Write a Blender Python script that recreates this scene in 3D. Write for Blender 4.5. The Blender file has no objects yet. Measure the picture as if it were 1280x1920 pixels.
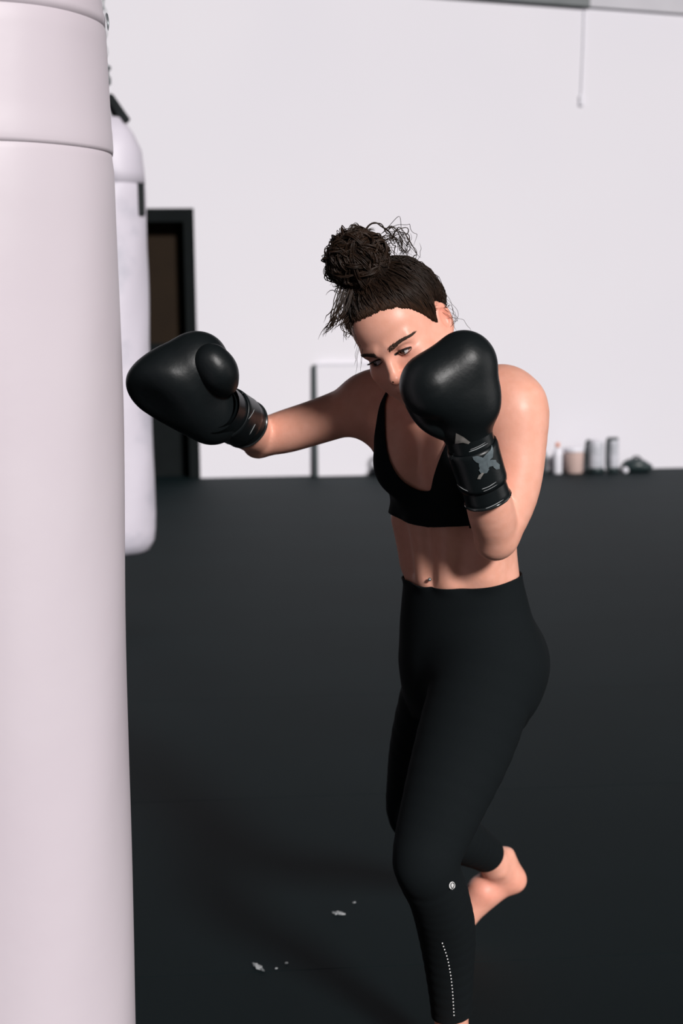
import bpy, bmesh, math, random
import numpy as np
from mathutils import Vector, Matrix
from mathutils.bvhtree import BVHTree

random.seed(7); rng = np.random.default_rng(7)
scene = bpy.context.scene
COL = scene.collection

# ------------------------------------------------------------------ camera
CAM_H = 1.5
PITCH = math.atan(360 / 2666.7)
ROLL = 0.0125
FPX = 2666.7
_fw = np.array([0, math.cos(PITCH), -math.sin(PITCH)])
_u0 = np.array([0, math.sin(PITCH), math.cos(PITCH)])
_r0 = np.array([1.0, 0, 0])
_rt = _r0 * math.cos(ROLL) - _u0 * math.sin(ROLL)
_up = _u0 * math.cos(ROLL) + _r0 * math.sin(ROLL)
cam_d = bpy.data.cameras.new('camera')
cam = bpy.data.objects.new('camera', cam_d)
COL.objects.link(cam)
M = Matrix(((_rt[0], _up[0], -_fw[0], 0), (_rt[1], _up[1], -_fw[1], 0),
            (_rt[2], _up[2], -_fw[2], CAM_H), (0, 0, 0, 1)))
cam.matrix_world = M
cam_d.sensor_fit = 'VERTICAL'
cam_d.sensor_height = 36
cam_d.lens = 50
cam_d.clip_end = 100
cam_d.dof.use_dof = True
cam_d.dof.focus_distance = 2.5
cam_d.dof.aperture_fstop = 4.0
scene.camera = cam

# ------------------------------------------------------------------ world, sun, exposure
world = bpy.data.worlds.new('world')
scene.world = world
world.use_nodes = True
bg = world.node_tree.nodes['Background']
bg.inputs[0].default_value = (0.72, 0.86, 1.0, 1)
bg.inputs[1].default_value = 0.012
sun_d = bpy.data.lights.new('daylight_sun', 'SUN')
sun_d.energy = 3.75
sun_d.angle = math.radians(9)
sun_d.color = (1.0, 0.965, 0.95)
sun = bpy.data.objects.new('daylight_sun', sun_d)
COL.objects.link(sun)
SUN_AZ, SUN_EL = math.radians(25), math.radians(25)
_sd = Vector((-math.sin(SUN_AZ) * math.cos(SUN_EL), math.cos(SUN_AZ) * math.cos(SUN_EL), -math.sin(SUN_EL)))
sun.rotation_euler = _sd.to_track_quat('-Z', 'Y').to_euler()
sun.location = (4, -4, 4)
win_d = bpy.data.lights.new('side_door_daylight', 'AREA')      # daylight from the open side of the hall
win_d.shape = 'RECTANGLE'; win_d.size = 3.2; win_d.size_y = 2.6
win_d.energy = 36; win_d.color = (1.0, 0.97, 0.96)
win = bpy.data.objects.new('side_door_daylight', win_d)
COL.objects.link(win)
win.location = (4.2, 1.9, 1.7)
win.rotation_euler = Vector((-1, 0.15, -0.05)).to_track_quat('-Z', 'Z').to_euler()
vs = scene.view_settings
vs.view_transform = 'Standard'
vs.look = 'None'
vs.exposure = 0.0
vs.gamma = 1.0
vs.use_curve_mapping = False

# ------------------------------------------------------------------ helpers
def U(px, py, Y):
    """world point seen at picture position (px, py) at the distance Y in front of the camera"""
    d = _fw + _rt * (px - 640) / FPX + _up * (960 - py) / FPX
    return np.array([0, 0, CAM_H]) + d * (Y / d[1])

def ray(px, py):
    d = _fw + _rt * (px - 640) / FPX + _up * (960 - py) / FPX
    return Vector((0, 0, CAM_H)), Vector(d).normalized()

def node_mat(name, color, rough=0.6, metallic=0.0, noise=None, bump=None, spec=0.5, sss=0.0, sheen=0.0, coat=0.0, attr=None):
    m = bpy.data.materials.new(name)
    m.use_nodes = True
    nt = m.node_tree
    b = nt.nodes['Principled BSDF']
    b.inputs['Base Color'].default_value = (*color, 1)
    b.inputs['Roughness'].default_value = rough
    b.inputs['Metallic'].default_value = metallic
    b.inputs['Specular IOR Level'].default_value = spec
    if sheen: b.inputs['Sheen Weight'].default_value = sheen
    if coat: b.inputs['Coat Weight'].default_value = coat
    if sss:
        b.inputs['Subsurface Weight'].default_value = sss
        b.inputs['Subsurface Radius'].default_value = (1.0, 0.35, 0.2)
        b.inputs['Subsurface Scale'].default_value = 0.008
    tc = nt.nodes.new('ShaderNodeTexCoord')
    last = None
    if noise:
        scale, amount, detail, color2 = noise
        n = nt.nodes.new('ShaderNodeTexNoise')
        n.inputs['Scale'].default_value = scale
        n.inputs['Detail'].default_value = detail
        nt.links.new(tc.outputs['Object'], n.inputs['Vector'])
        ramp = nt.nodes.new('ShaderNodeValToRGB')
        ramp.color_ramp.elements[0].position = 0.5 - amount
        ramp.color_ramp.elements[1].position = 0.5 + amount
        ramp.color_ramp.elements[0].color = (*color, 1)
        ramp.color_ramp.elements[1].color = (*color2, 1)
        nt.links.new(n.outputs['Fac'], ramp.inputs['Fac'])
        last = ramp.outputs['Color']
    if attr:
        at = nt.nodes.new('ShaderNodeAttribute')
        at.attribute_name = attr
        mx = nt.nodes.new('ShaderNodeMix')
        mx.data_type = 'RGBA'
        mx.blend_type = 'MULTIPLY'
        mx.inputs[0].default_value = 1.0
        if last: nt.links.new(last, mx.inputs[6])
        else: mx.inputs[6].default_value = (*color, 1)
        nt.links.new(at.outputs['Color'], mx.inputs[7])
        last = mx.outputs[2]
    if last: nt.links.new(last, b.inputs['Base Color'])
    if bump:
        scale, strength, dist = bump
        n = nt.nodes.new('ShaderNodeTexNoise')
        n.inputs['Scale'].default_value = scale
        n.inputs['Detail'].default_value = 4
        nt.links.new(tc.outputs['Object'], n.inputs['Vector'])
        bp = nt.nodes.new('ShaderNodeBump')
        bp.inputs['Strength'].default_value = strength
        bp.inputs['Distance'].default_value = dist
        nt.links.new(n.outputs['Fac'], bp.inputs['Height'])
        nt.links.new(bp.outputs['Normal'], b.inputs['Normal'])
    return m

def tag(o, label=None, cat=None, group=None, kind=None):
    if label: o['label'] = label
    if cat: o['category'] = cat
    if group: o['group'] = group
    if kind: o['kind'] = kind
    return o

def empty(name, loc):
    o = bpy.data.objects.new(name, None)
    o.empty_display_size = 0.1
    o.location = loc
    COL.objects.link(o)
    return o

def link(name, V, F, mat, parent=None, smooth=True):
    """one mesh object from world-space vertices; origin moved to the parent's base"""
    V = np.asarray(V, dtype=float)
    me = bpy.data.meshes.new(name)
    off = np.zeros(3)
    if parent is not None:
        p = parent
        while p is not None:
            off = off + np.array(p.location); p = p.parent
    me.from_pydata((V - off).tolist(), [], [list(map(int, f)) for f in F] if not isinstance(F, np.ndarray) else F.tolist())
    me.materials.append(mat)
    if smooth:
        me.polygons.foreach_set('use_smooth', np.ones(len(me.polygons), dtype=bool))
    me.update()
    o = bpy.data.objects.new(name, me)
    COL.objects.link(o)
    if parent is not None: o.parent = parent
    return o

def box(x0, x1, y0, y1, z0, z1):
    V = [(x, y, z) for x in (x0, x1) for y in (y0, y1) for z in (z0, z1)]
    F = [(0, 1, 3, 2), (4, 6, 7, 5), (0, 4, 5, 1), (2, 3, 7, 6), (0, 2, 6, 4), (1, 5, 7, 3)]
    return np.array(V, float), F

def bevel(o, w, seg=3):
    m = o.modifiers.new('bevel', 'BEVEL'); m.width = w; m.segments = seg; m.limit_method = 'ANGLE'
    return o

def lathe(profile, center, seg=48, ripple=None):
    """closed surface of revolution; profile = [(r, z)...]"""
    V, F = [], []
    n = len(profile)
    for i, (r, z) in enumerate(profile):
        for k in range(seg):
            a = 2 * math.pi * k / seg
            rr = r if ripple is None else r + ripple(a, z)
            V.append((center[0] + rr * math.cos(a), center[1] + rr * math.sin(a), center[2] + z))
    for i in range(n - 1):
        for k in range(seg):
            k2 = (k + 1) % seg
            F.append((i * seg + k, i * seg + k2, (i + 1) * seg + k2, (i + 1) * seg + k))
    F.append(tuple(range(seg - 1, -1, -1)))
    F.append(tuple((n - 1) * seg + k for k in range(seg)))
    return np.array(V), F

def tubes(lines, radius, sides=4, taper=True):
    """many thin tubes in one mesh; lines = list of (n,3) arrays"""
    V, F, base = [], [], 0
    for li, L in enumerate(lines):
        L = np.asarray(L, float); n = len(L)
        T = np.gradient(L, axis=0); T /= np.linalg.norm(T, axis=1)[:, None] + 1e-12
        ref = np.array([0.31, 0.77, 0.55])
        A = np.cross(T, ref); A /= np.linalg.norm(A, axis=1)[:, None] + 1e-12
        B = np.cross(T, A)
        rad = radius[li] if hasattr(radius, '__len__') else radius
        R = np.full(n, rad)
        if taper:
            t = np.linspace(0, 1, n); R = rad * np.clip(np.minimum((1 - t) * 4 + 0.15, t * 6 + 0.5), 0, 1)
        for s in range(sides):
            a = 2 * math.pi * s / sides
            V.append(L + (A * math.cos(a) + B * math.sin(a)) * R[:, None])
        for s in range(sides):
            s2 = (s + 1) % sides
            i = np.arange(n - 1)
            F.append(np.stack([base + s * n + i, base + s2 * n + i, base + s2 * n + i + 1, base + s * n + i + 1], 1))
        base += sides * n
    return np.concatenate(V), np.concatenate(F)

def spline(P, n):
    """Catmull-Rom through points P, n samples"""
    P = np.asarray(P, float)
    P = np.vstack([2 * P[0] - P[1], P, 2 * P[-1] - P[-2]])
    m = len(P) - 3
    t = np.linspace(0, m - 1e-6, n); i = t.astype(int); f = (t - i)[:, None]
    p0, p1, p2, p3 = P[i], P[i + 1], P[i + 2], P[i + 3]
    return 0.5 * ((2 * p1) + (-p0 + p2) * f + (2 * p0 - 5 * p1 + 4 * p2 - p3) * f ** 2 + (-p0 + 3 * p1 - 3 * p2 + p3) * f ** 3)

# ---- signed-distance modelling -------------------------------------------------
class Prim:
    __slots__ = ('fn', 'c', 'r', 'k', 'sub', 'space')
    def __init__(s, fn, c, r, k=0.01, sub=False, space=0):
        s.fn, s.c, s.r, s.k, s.sub, s.space = fn, np.asarray(c, float), r, k, sub, space

def cone(a, b, ra, rb, k=0.01, sub=False, space=0):
    a, b = np.asarray(a, float), np.asarray(b, float)
    ba = b - a; L2 = float(ba @ ba) + 1e-12
    def fn(P):
        pa = P - a
        t = np.clip(pa @ ba / L2, 0, 1)
        return np.linalg.norm(pa - t[:, None] * ba, axis=1) - (ra + (rb - ra) * t)
    return Prim(fn, (a + b) / 2, math.sqrt(L2) / 2 + max(ra, rb), k, sub, space)

def ell(c, r, k=0.01, sub=False, space=0, rot=None):
    c = np.asarray(c, float); r = np.asarray(r, float)
    Rm = None if rot is None else np.array(rot, float)
    def fn(P):
        q = P - c
        if Rm is not None: q = q @ Rm
        k0 = np.linalg.norm(q / r, axis=1); k1 = np.linalg.norm(q / r ** 2, axis=1) + 1e-9
        return k0 * (k0 - 1) / k1
    return Prim(fn, c, float(r.max()), k, sub, space)

def chain(pts, rad, k=0.01, kk=0.004, space=0):
    """limb: cones through a smooth curve"""
    pts = np.asarray(pts, float); rad = np.asarray(rad, float)
    n = (len(pts) - 1) * 4 + 1
    Q = spline(np.c_[pts, rad], n)
    out = []
    for i in range(n - 1):
        out.append(cone(Q[i, :3], Q[i + 1, :3], Q[i, 3], Q[i + 1, 3], k if i == 0 else kk, False, space))
    return out

def smin(a, b, k):
    h = np.maximum(k - np.abs(a - b), 0) / k
    return np.minimum(a, b) - h * h * k * 0.25

def field(prims, P, frame, act):
    PL = None
    d = np.full(len(P), 0.2)
    for p in act:
        q = P
        if p.space:
            if PL is None: PL = (P - frame[1]) @ frame[0]
            q = PL
        v = p.fn(q)
        if p.sub: d = -smin(-d, v, p.k)
        else: d = smin(d, v, p.k)
    return d

def sdf_mesh(prims, lo, hi, h, frame=None, grid_frame=None, bs=20):
    """prims with space=1 live in `frame` (R,t); grid runs in grid_frame (R,t) or the world. returns world V, quads"""
    lo = np.asarray(lo, float); hi = np.asarray(hi, float)
    N = np.ceil((hi - lo) / h).astype(int) + 1
    G = np.full(N, 0.2, np.float32)
    Rg, tg = grid_frame if grid_frame is not None else (np.eye(3), np.zeros(3))
    cw = []
    for p in prims:
        cw.append(p.c if not p.space else frame[0] @ p.c + frame[1])
    cw = np.array(cw); pr = np.array([p.r for p in prims]); mg = np.array([p.k for p in prims])
    hd = bs * h * 0.87
    for i in range(0, N[0], bs):
        for j in range(0, N[1], bs):
            for k in range(0, N[2], bs):
                c = lo + h * (np.array([i, j, k]) + bs / 2)
                c = Rg @ c + tg
                dist = np.linalg.norm(cw - c, axis=1) - pr
                idx = np.nonzero(dist < hd + mg + 0.006)[0]
                if len(idx) == 0: continue
                e = np.minimum(N, [i + bs, j + bs, k + bs])
                ii, jj, kk = np.meshgrid(np.arange(i, e[0]), np.arange(j, e[1]), np.arange(k, e[2]), indexing='ij')
                P = lo + h * np.stack([ii.ravel(), jj.ravel(), kk.ravel()], 1)
                if grid_frame is not None: P = P @ Rg.T + tg
                G[i:e[0], j:e[1], k:e[2]] = field(prims, P, frame, [prims[q] for q in idx]).reshape(ii.shape)
    V, F = surface_nets(G, lo, h)
    if grid_frame is not None: V = V @ Rg.T + tg
    return V, F

def surface_nets(G, lo, h):
    ins = G < 0
    s = ins.astype(np.uint8)
    c = s[:-1, :-1, :-1].copy()
    for a in (0, 1):
        for b in (0, 1):
            for d in (0, 1):
                if a + b + d: c += s[a:s.shape[0] - 1 + a, b:s.shape[1] - 1 + b, d:s.shape[2] - 1 + d]
    act = (c > 0) & (c < 8)
    I = np.argwhere(act)
    idm = np.full(act.shape, -1, np.int32)
    idm[act] = np.arange(len(I))
    corners = np.array([(a, b, d) for a in (0, 1) for b in (0, 1) for d in (0, 1)])
    vals = np.stack([G[I[:, 0] + q[0], I[:, 1] + q[1], I[:, 2] + q[2]] for q in corners], 1).astype(float)
    acc = np.zeros((len(I), 3)); cnt = np.zeros(len(I))
    for x in range(8):
        for y in range(x + 1, 8):
            if np.abs(corners[x] - corners[y]).sum() != 1: continue
            a, b = vals[:, x], vals[:, y]
            m = (a < 0) != (b < 0)
            t = np.where(m, a / np.where(m, a - b, 1), 0)
            pt = corners[x] + t[:, None] * (corners[y] - corners[x])
            acc += pt * m[:, None]; cnt += m
    V = lo + h * (I + acc / cnt[:, None])
    quads = []
    for ax in range(3):
        o1, o2 = [(1, 2), (2, 0), (0, 1)][ax]
        sl0 = [slice(None)] * 3; sl1 = [slice(None)] * 3
        sl0[ax] = slice(0, -1); sl1[ax] = slice(1, None)
        A, B = ins[tuple(sl0)], ins[tuple(sl1)]
        E = np.argwhere(A != B)
        ok = (E[:, o1] > 0) & (E[:, o2] > 0) & (E[:, o1] < G.shape[o1] - 1) & (E[:, o2] < G.shape[o2] - 1)
        E = E[ok]
        fl = A[E[:, 0], E[:, 1], E[:, 2]]
        def cell(d1, d2):
            Q = E.copy(); Q[:, o1] += d1; Q[:, o2] += d2
            return idm[Q[:, 0], Q[:, 1], Q[:, 2]]
        q = np.stack([cell(-1, -1), cell(0, -1), cell(0, 0), cell(-1, 0)], 1)
        q[~fl] = q[~fl][:, ::-1]
        quads.append(q)
    return V, np.concatenate(quads)

def normals(V, F):
    F = np.asarray(F)
    if F.shape[1] == 4: n = np.cross(V[F[:, 2]] - V[F[:, 0]], V[F[:, 3]] - V[F[:, 1]])
    else: n = np.cross(V[F[:, 1]] - V[F[:, 0]], V[F[:, 2]] - V[F[:, 0]])
    N = np.zeros_like(V)
    for c in range(F.shape[1]): np.add.at(N, F[:, c], n)
    return N / (np.linalg.norm(N, axis=1)[:, None] + 1e-12)

def clip(V, F, fv, attrs=()):
    """keep the part of the surface where fv > 0, cut cleanly along fv = 0"""
    F = np.asarray(F)
    T = np.concatenate([F[:, [0, 1, 2]], F[:, [0, 2, 3]]]) if F.shape[1] == 4 else F
    s = fv[T] > 0
    n = s.sum(1)
    out = [T[n == 3]]
    newV, cache = [], {}
    base = len(V)
    def cut(a, b):
        key = (a, b) if a < b else (b, a)
        if key not in cache:
            t = fv[a] / (fv[a] - fv[b])
            cache[key] = base + len(newV)
            newV.append((a, b, t))
        return cache[key]
    extra = []
    for t, m in zip(T[(n == 1) | (n == 2)], s[(n == 1) | (n == 2)]):
        if m.sum() == 1:
            i = int(np.argmax(m)); a, b, c = int(t[i]), int(t[(i + 1) % 3]), int(t[(i + 2) % 3])
            extra.append((a, cut(a, b), cut(a, c)))
        else:
            i = int(np.argmin(m)); a, b, c = int(t[i]), int(t[(i + 1) % 3]), int(t[(i + 2) % 3])
            ab, ac = cut(a, b), cut(a, c)
            extra.append((ab, b, c)); extra.append((ab, c, ac))
    if extra: out.append(np.array(extra))
    T2 = np.concatenate(out)
    arrs = [V] + list(attrs)
    res = []
    if newV:
        ia = np.array([q[0] for q in newV]); ib = np.array([q[1] for q in newV]); tt = np.array([q[2] for q in newV])
    for A in arrs:
        if newV:
            w = tt if A.ndim == 1 else tt[:, None]
            A = np.concatenate([A, A[ia] * (1 - w) + A[ib] * w])
        res.append(A)
    used = np.unique(T2)
    mp = np.full(len(res[0]), -1); mp[used] = np.arange(len(used))
    return [a[used] for a in res], mp[T2]

def bvh_of(V, F):
    return BVHTree.FromPolygons([tuple(v) for v in V], [tuple(int(i) for i in f) for f in F])

def decal(name, poly, bvh, mat, parent, lift=0.0012, rings=5):
    """flat print: an outline in picture pixels laid onto the surface found there; star-shaped about its centroid"""
    poly = np.asarray(poly, float)
    seg = []
    for i in range(len(poly)):
        a, b = poly[i], poly[(i + 1) % len(poly)]
        m = max(1, int(np.linalg.norm(b - a) / 4))
        for q in range(m): seg.append(a + (b - a) * q / m)
    seg = np.array(seg); c = poly.mean(0)
    pts = [c]
    for k in range(1, rings + 1): pts += list(c + (seg - c) * k / rings)
    V = []
    for p in pts:
        o, d = ray(*p)
        hit, nrm, _, _ = bvh.ray_cast(o, d)
        if hit is None:
            hit = bvh.find_nearest(o + d * 2.5)[0]; nrm = -d
        if nrm.dot(d) > 0: nrm = -nrm
        V.append(np.array(hit + nrm * lift))
    n = len(seg); F = []
    for i in range(n): F.append((0, 1 + (i + 1) % n, 1 + i))
    for k in range(rings - 1):
        b0, b1 = 1 + k * n, 1 + (k + 1) * n
        for i in range(n):
            j = (i + 1) % n
            F.append((b0 + i, b0 + j, b1 + j)); F.append((b0 + i, b1 + j, b1 + i))
    return link(name, V, F, mat, parent)

def decal_line(pts, bvh, lift=0.001):
    L = []
    for p in pts:
        o, d = ray(*p)
        hit, nrm, _, _ = bvh.ray_cast(o, d)
        if hit is None: continue
        if nrm.dot(d) > 0: nrm = -nrm
        L.append(np.array(hit + nrm * lift))
    return np.array(L)

# ------------------------------------------------------------------ materials
M_WALL = node_mat('painted_wall', (0.72, 0.705, 0.765), 0.85, noise=(0.35, 0.35, 3, (0.77, 0.75, 0.795)), bump=(60, 0.06, 0.004))
M_FLOOR = node_mat('black_rubber', (0.0042, 0.0070, 0.0078), 0.68, noise=(1.2, 0.3, 5, (0.0062, 0.0108, 0.0122)), bump=(380, 0.25, 0.002), spec=0.13)
M_FLOOR.node_tree.nodes['Principled BSDF'].inputs['Specular Tint'].default_value = (0.45, 0.82, 0.92, 1)
M_BASE = node_mat('dark_concrete', (0.008, 0.010, 0.011), 0.8, noise=(6, 0.3, 3, (0.012, 0.014, 0.015)))
M_BAG = node_mat('white_vinyl', (0.62, 0.545, 0.605), 0.5, noise=(2.2, 0.35, 4, (0.66, 0.60, 0.645)), bump=(9, 0.12, 0.01))
M_BAG2 = node_mat('worn_vinyl', (0.64, 0.60, 0.68), 0.5, noise=(3.2, 0.16, 5, (0.34, 0.35, 0.42)), bump=(12, 0.2, 0.01))
_r = [n for n in M_BAG2.node_tree.nodes if n.type == 'VALTORGB'][0]
_r.color_ramp.elements[0].position = 0.52; _r.color_ramp.elements[1].position = 0.80
M_STRAP = node_mat('black_webbing', (0.012, 0.016, 0.017), 0.7, bump=(200, 0.2, 0.002))
M_STEEL = node_mat('galvanised_steel', (0.22, 0.25, 0.26), 0.4, metallic=0.8, noise=(20, 0.3, 2, (0.30, 0.33, 0.34)))
M_DOORFRAME = node_mat('black_frame', (0.0045, 0.006, 0.0065), 0.8, noise=(8, 0.3, 2, (0.006, 0.008, 0.0085)), spec=0.1)
M_DOOR = node_mat('brown_door', (0.014, 0.0085, 0.005), 0.7, noise=(3, 0.3, 4, (0.020, 0.012, 0.006)), spec=0.1)
M_BEAM = node_mat('grey_beam', (0.10, 0.115, 0.12), 0.6, noise=(4, 0.3, 3, (0.14, 0.155, 0.16)))
M_CEIL = node_mat('pale_ceiling', (0.50, 0.49, 0.53), 0.8, noise=(3, 0.3, 3, (0.56, 0.55, 0.59)))
M_CONDUIT = node_mat('pale_conduit', (0.66, 0.65, 0.72), 0.5, noise=(8, 0.3, 2, (0.70, 0.69, 0.74)))
M_LEATHER = node_mat('black_leather', (0.0055, 0.0075, 0.0085), 0.42, noise=(14, 0.3, 4, (0.007, 0.0095, 0.0105)), bump=(85, 0.20, 0.0025), spec=0.32)
M_LEATHER2 = node_mat('black_cuff_vinyl', (0.0055, 0.0075, 0.0085), 0.34, noise=(14, 0.3, 4, (0.007, 0.0095, 0.0105)), bump=(120, 0.12, 0.002), spec=0.32)
M_PIPING = node_mat('glossy_piping', (0.013, 0.016, 0.017), 0.18, noise=(30, 0.3, 2, (0.016, 0.019, 0.020)), coat=0.6)
M_THREAD = node_mat('pale_thread', (0.34, 0.36, 0.37), 0.6, noise=(300, 0.3, 2, (0.44, 0.46, 0.47)))
M_EMBLEM = node_mat('grey_print', (0.115, 0.145, 0.16), 0.5, noise=(120, 0.25, 4, (0.075, 0.095, 0.105)))
M_TAB = node_mat('pale_tab', (0.30, 0.28, 0.26), 0.7, noise=(90, 0.2, 3, (0.16, 0.15, 0.14)))
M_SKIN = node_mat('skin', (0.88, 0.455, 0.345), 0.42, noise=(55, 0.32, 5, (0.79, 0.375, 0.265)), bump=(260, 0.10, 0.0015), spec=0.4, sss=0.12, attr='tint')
M_CLOTH = node_mat('black_knit', (0.0058, 0.0078, 0.0090), 0.9, noise=(500, 0.3, 2, (0.0072, 0.0098, 0.0112)), spec=0.1)
M_CORE = node_mat('hair_core', (0.007, 0.005, 0.0042), 0.95, noise=(90, 0.3, 3, (0.013, 0.008, 0.006)), bump=(160, 0.8, 0.006), spec=0.05)
M_HAIR = node_mat('brown_hair', (0.013, 0.008, 0.0058), 0.45, noise=(18, 0.3, 3, (0.032, 0.016, 0.0085)), spec=0.28)
M_FINE = node_mat('fine_hair', (0.040, 0.019, 0.010), 0.5, noise=(18, 0.3, 3, (0.075, 0.035, 0.018)), spec=0.3)
M_BROW = node_mat('brow_hair', (0.030, 0.016, 0.010), 0.6, noise=(60, 0.3, 2, (0.045, 0.024, 0.015)))
M_LASH = node_mat('lash', (0.006, 0.005, 0.005), 0.5, noise=(60, 0.3, 2, (0.009, 0.007, 0.006)))
M_EYE = node_mat('eye_white', (0.72, 0.68, 0.68), 0.12, noise=(80, 0.3, 2, (0.76, 0.70, 0.69)))
M_IRIS = node_mat('iris', (0.030, 0.020, 0.014), 0.1, noise=(400, 0.3, 2, (0.045, 0.030, 0.020)))
M_SILVER = node_mat('silver', (0.7, 0.7, 0.72), 0.2, metallic=1.0, noise=(50, 0.3, 2, (0.75, 0.75, 0.77)))
M_WHITE = node_mat('white_print', (0.80, 0.80, 0.80), 0.6, noise=(100, 0.3, 2, (0.84, 0.84, 0.84)))
M_INK = node_mat('black_print', (0.012, 0.014, 0.015), 0.6, noise=(100, 0.3, 2, (0.015, 0.017, 0.018)))
M_SCUFF = node_mat('torn_white_tape', (0.55, 0.57, 0.58), 0.6, noise=(90, 0.12, 3, (0.20, 0.22, 0.23)))

# ------------------------------------------------------------------ setting
WO = np.array([-1.36, 13.7, 0.0])
WE = np.array([1, 0.084, 0.0]); WE /= np.linalg.norm(WE)
WN = np.array([WE[1], -WE[0], 0.0])          # towards the camera
def wl(s, t, z):
    """along the back wall, out of it, up"""
    return WO + WE * s + WN * t + np.array([0, 0, z])
def wbox(s0, s1, t0, t1, z0, z1):
    V, F = box(s0, s1, t0, t1, z0, z1)
    return np.array([wl(*v) for v in V]), [f[::-1] for f in F]
def join(*parts):
    V, F, b = [], [], 0
    for v, f in parts:
        V.append(np.asarray(v)); F += [tuple(i + b for i in q) for q in f]; b += len(v)
    return np.concatenate(V), F

DW = 1.15   # doorway width, its right jamb at s = 0
o = link('wall_back', *join(wbox(0, 9, -0.35, 0, 0, 6), wbox(-9, -DW, -0.35, 0, 0, 6), wbox(-DW, 0, -0.35, 0, 2.565, 6)), M_WALL, smooth=False)
tag(o, kind='structure')
fl = link('floor', *box(-10, 12, -4, 17, -0.12, -0.012), M_BASE, smooth=False)
tag(fl, kind='structure')
# rolled rubber mats lying side by side with narrow joints; their long edges run with the seam seen at lower right
ma = math.radians(4.2)
me_mat = None
mat_w, gap = 1.22, 0.003
for i in range(13):
    yc = 3.15 - mat_w / 2 + (i - 3) * mat_w
    if me_mat is None:
        V, F = box(-10, 12, -(mat_w - gap) / 2, (mat_w - gap) / 2, -0.012, 0)
        q = link('rubber_mat', V, F, M_FLOOR, None, smooth=False)
        bevel(q, 0.0015, 2)
        me_mat = q.data
    else:
        q = bpy.data.objects.new('rubber_mat', me_mat); COL.objects.link(q); bevel(q, 0.0015, 2)
    q.parent = fl
    q.location = (0, yc, 0); q.rotation_euler = (0, 0, ma)
# door in the opening: frame, leaf
dr = empty('door_1', wl(-DW / 2, -0.2, 0)); tag(dr, kind='structure')
link('frame', *join(wbox(-0.10, -0.002, -0.33, -0.012, 0, 2.563), wbox(-DW + 0.002, -DW + 0.10, -0.33, -0.012, 0, 2.563),
                    wbox(-DW + 0.10, -0.10, -0.33, -0.012, 2.44, 2.563)), M_DOORFRAME, dr, smooth=False)
link('leaf', *wbox(-DW + 0.10, -0.10, -0.32, -0.25, 1.30, 2.44), M_DOOR, dr, smooth=False)
link('kick_panel', *wbox(-DW + 0.10, -0.10, -0.32, -0.245, 0.0, 1.30), M_DOORFRAME, dr, smooth=False)
# roof edge along the wall head, slopes down to the right
def slope_box(s0, s1, t0, t1, za, zb, h):
    V, F = wbox(s0, s1, t0, t1, 0, 1)
    for v in V:
        s = (v - WO) @ WE
        b = za + (zb - za) * (s - s0) / (s1 - s0)
        v[2] = b + v[2] * h
    return V, F
o = link('ceiling', *slope_box(3.785, 9.0, 0.002, 0.03, 4.412, 4.08, 0.6), M_CEIL, smooth=False); tag(o, kind='structure')
o = link('trim_1', *slope_box(-9.0, 3.78, 0.002, 0.05, 5.23, 4.41, 0.5), M_BEAM, smooth=False); tag(o, kind='structure')

# wall cord / conduit with its end piece
cd = empty('wall_conduit', wl(3.72, 0.05, 3.5))
V, F = tubes([np.array([wl(3.735, 0.006, 4.41), wl(3.728, 0.006, 4.0), wl(3.712, 0.006, 3.6)])], 0.008, 10, taper=False)
link('pipe', V, F, M_CONDUIT, cd)
bevel(link('end_box', *wbox(3.690, 3.735, 0.002, 0.022, 3.50, 3.60), M_CONDUIT, cd, smooth=False), 0.012)
tag(cd, 'thin pale conduit hanging down the white wall from the roof edge', 'conduit')

# leaning board
bd = empty('wall_board', wl(1.8, 0.12, 0))
def lean(V, s_ref=0):
    out = []
    for v in V:
        s = (v - WO) @ WE; t = (v - WO) @ WN; z = v[2]
        out.append(wl(s, t + 0.05 * (1 - z / 1.1), z))
    return np.array(out)
V, F = wbox(1.135, 2.45, 0.010, 0.045, 0.0, 1.065); bevel(link('panel', lean(V), F, M_WALL, bd, smooth=False), 0.006)
V, F = wbox(1.100, 1.133, 0.008, 0.050, 0.0, 1.075); bevel(link('shade_strip', lean(V), F, node_mat('edge_shade', (0.035, 0.05, 0.055), 0.5, noise=(9, 0.3, 2, (0.045, 0.06, 0.065))), bd, smooth=False), 0.004)  # dark strip standing in for the board's shaded side and its shadow
V, F = wbox(1.135, 2.45, 0.008, 0.050, 1.067, 1.088); bevel(link('top_strip', lean(V), F, M_CONDUIT, bd, smooth=False), 0.004)
tag(bd, 'white board with shade painted along its left edge leaning against the back wall', 'board')

# kettlebell behind the woman
kb = empty('kettlebell', wl(1.80, 0.35, 0))
c = wl(1.80, 0.35, 0)
link('bell', *lathe([(0.05, 0), (0.075, 0.004), (0.10, 0.05), (0.108, 0.10), (0.10, 0.15), (0.07, 0.19), (0.03, 0.205)], c, 32), M_STRAP, kb)
hp = [c + WE * a + np.array([0, 0, z]) for a, z in ((-0.055, 0.18), (-0.07, 0.24), (-0.045, 0.285), (0, 0.295), (0.045, 0.285), (0.07, 0.24), (0.055, 0.18))]
V, F = tubes([spline(hp, 30)], 0.016, 10, taper=False); link('handle', V, F, M_STRAP, kb)
tag(kb, 'black kettlebell on the floor before the wall, half hidden behind the woman', 'kettlebell')

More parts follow.
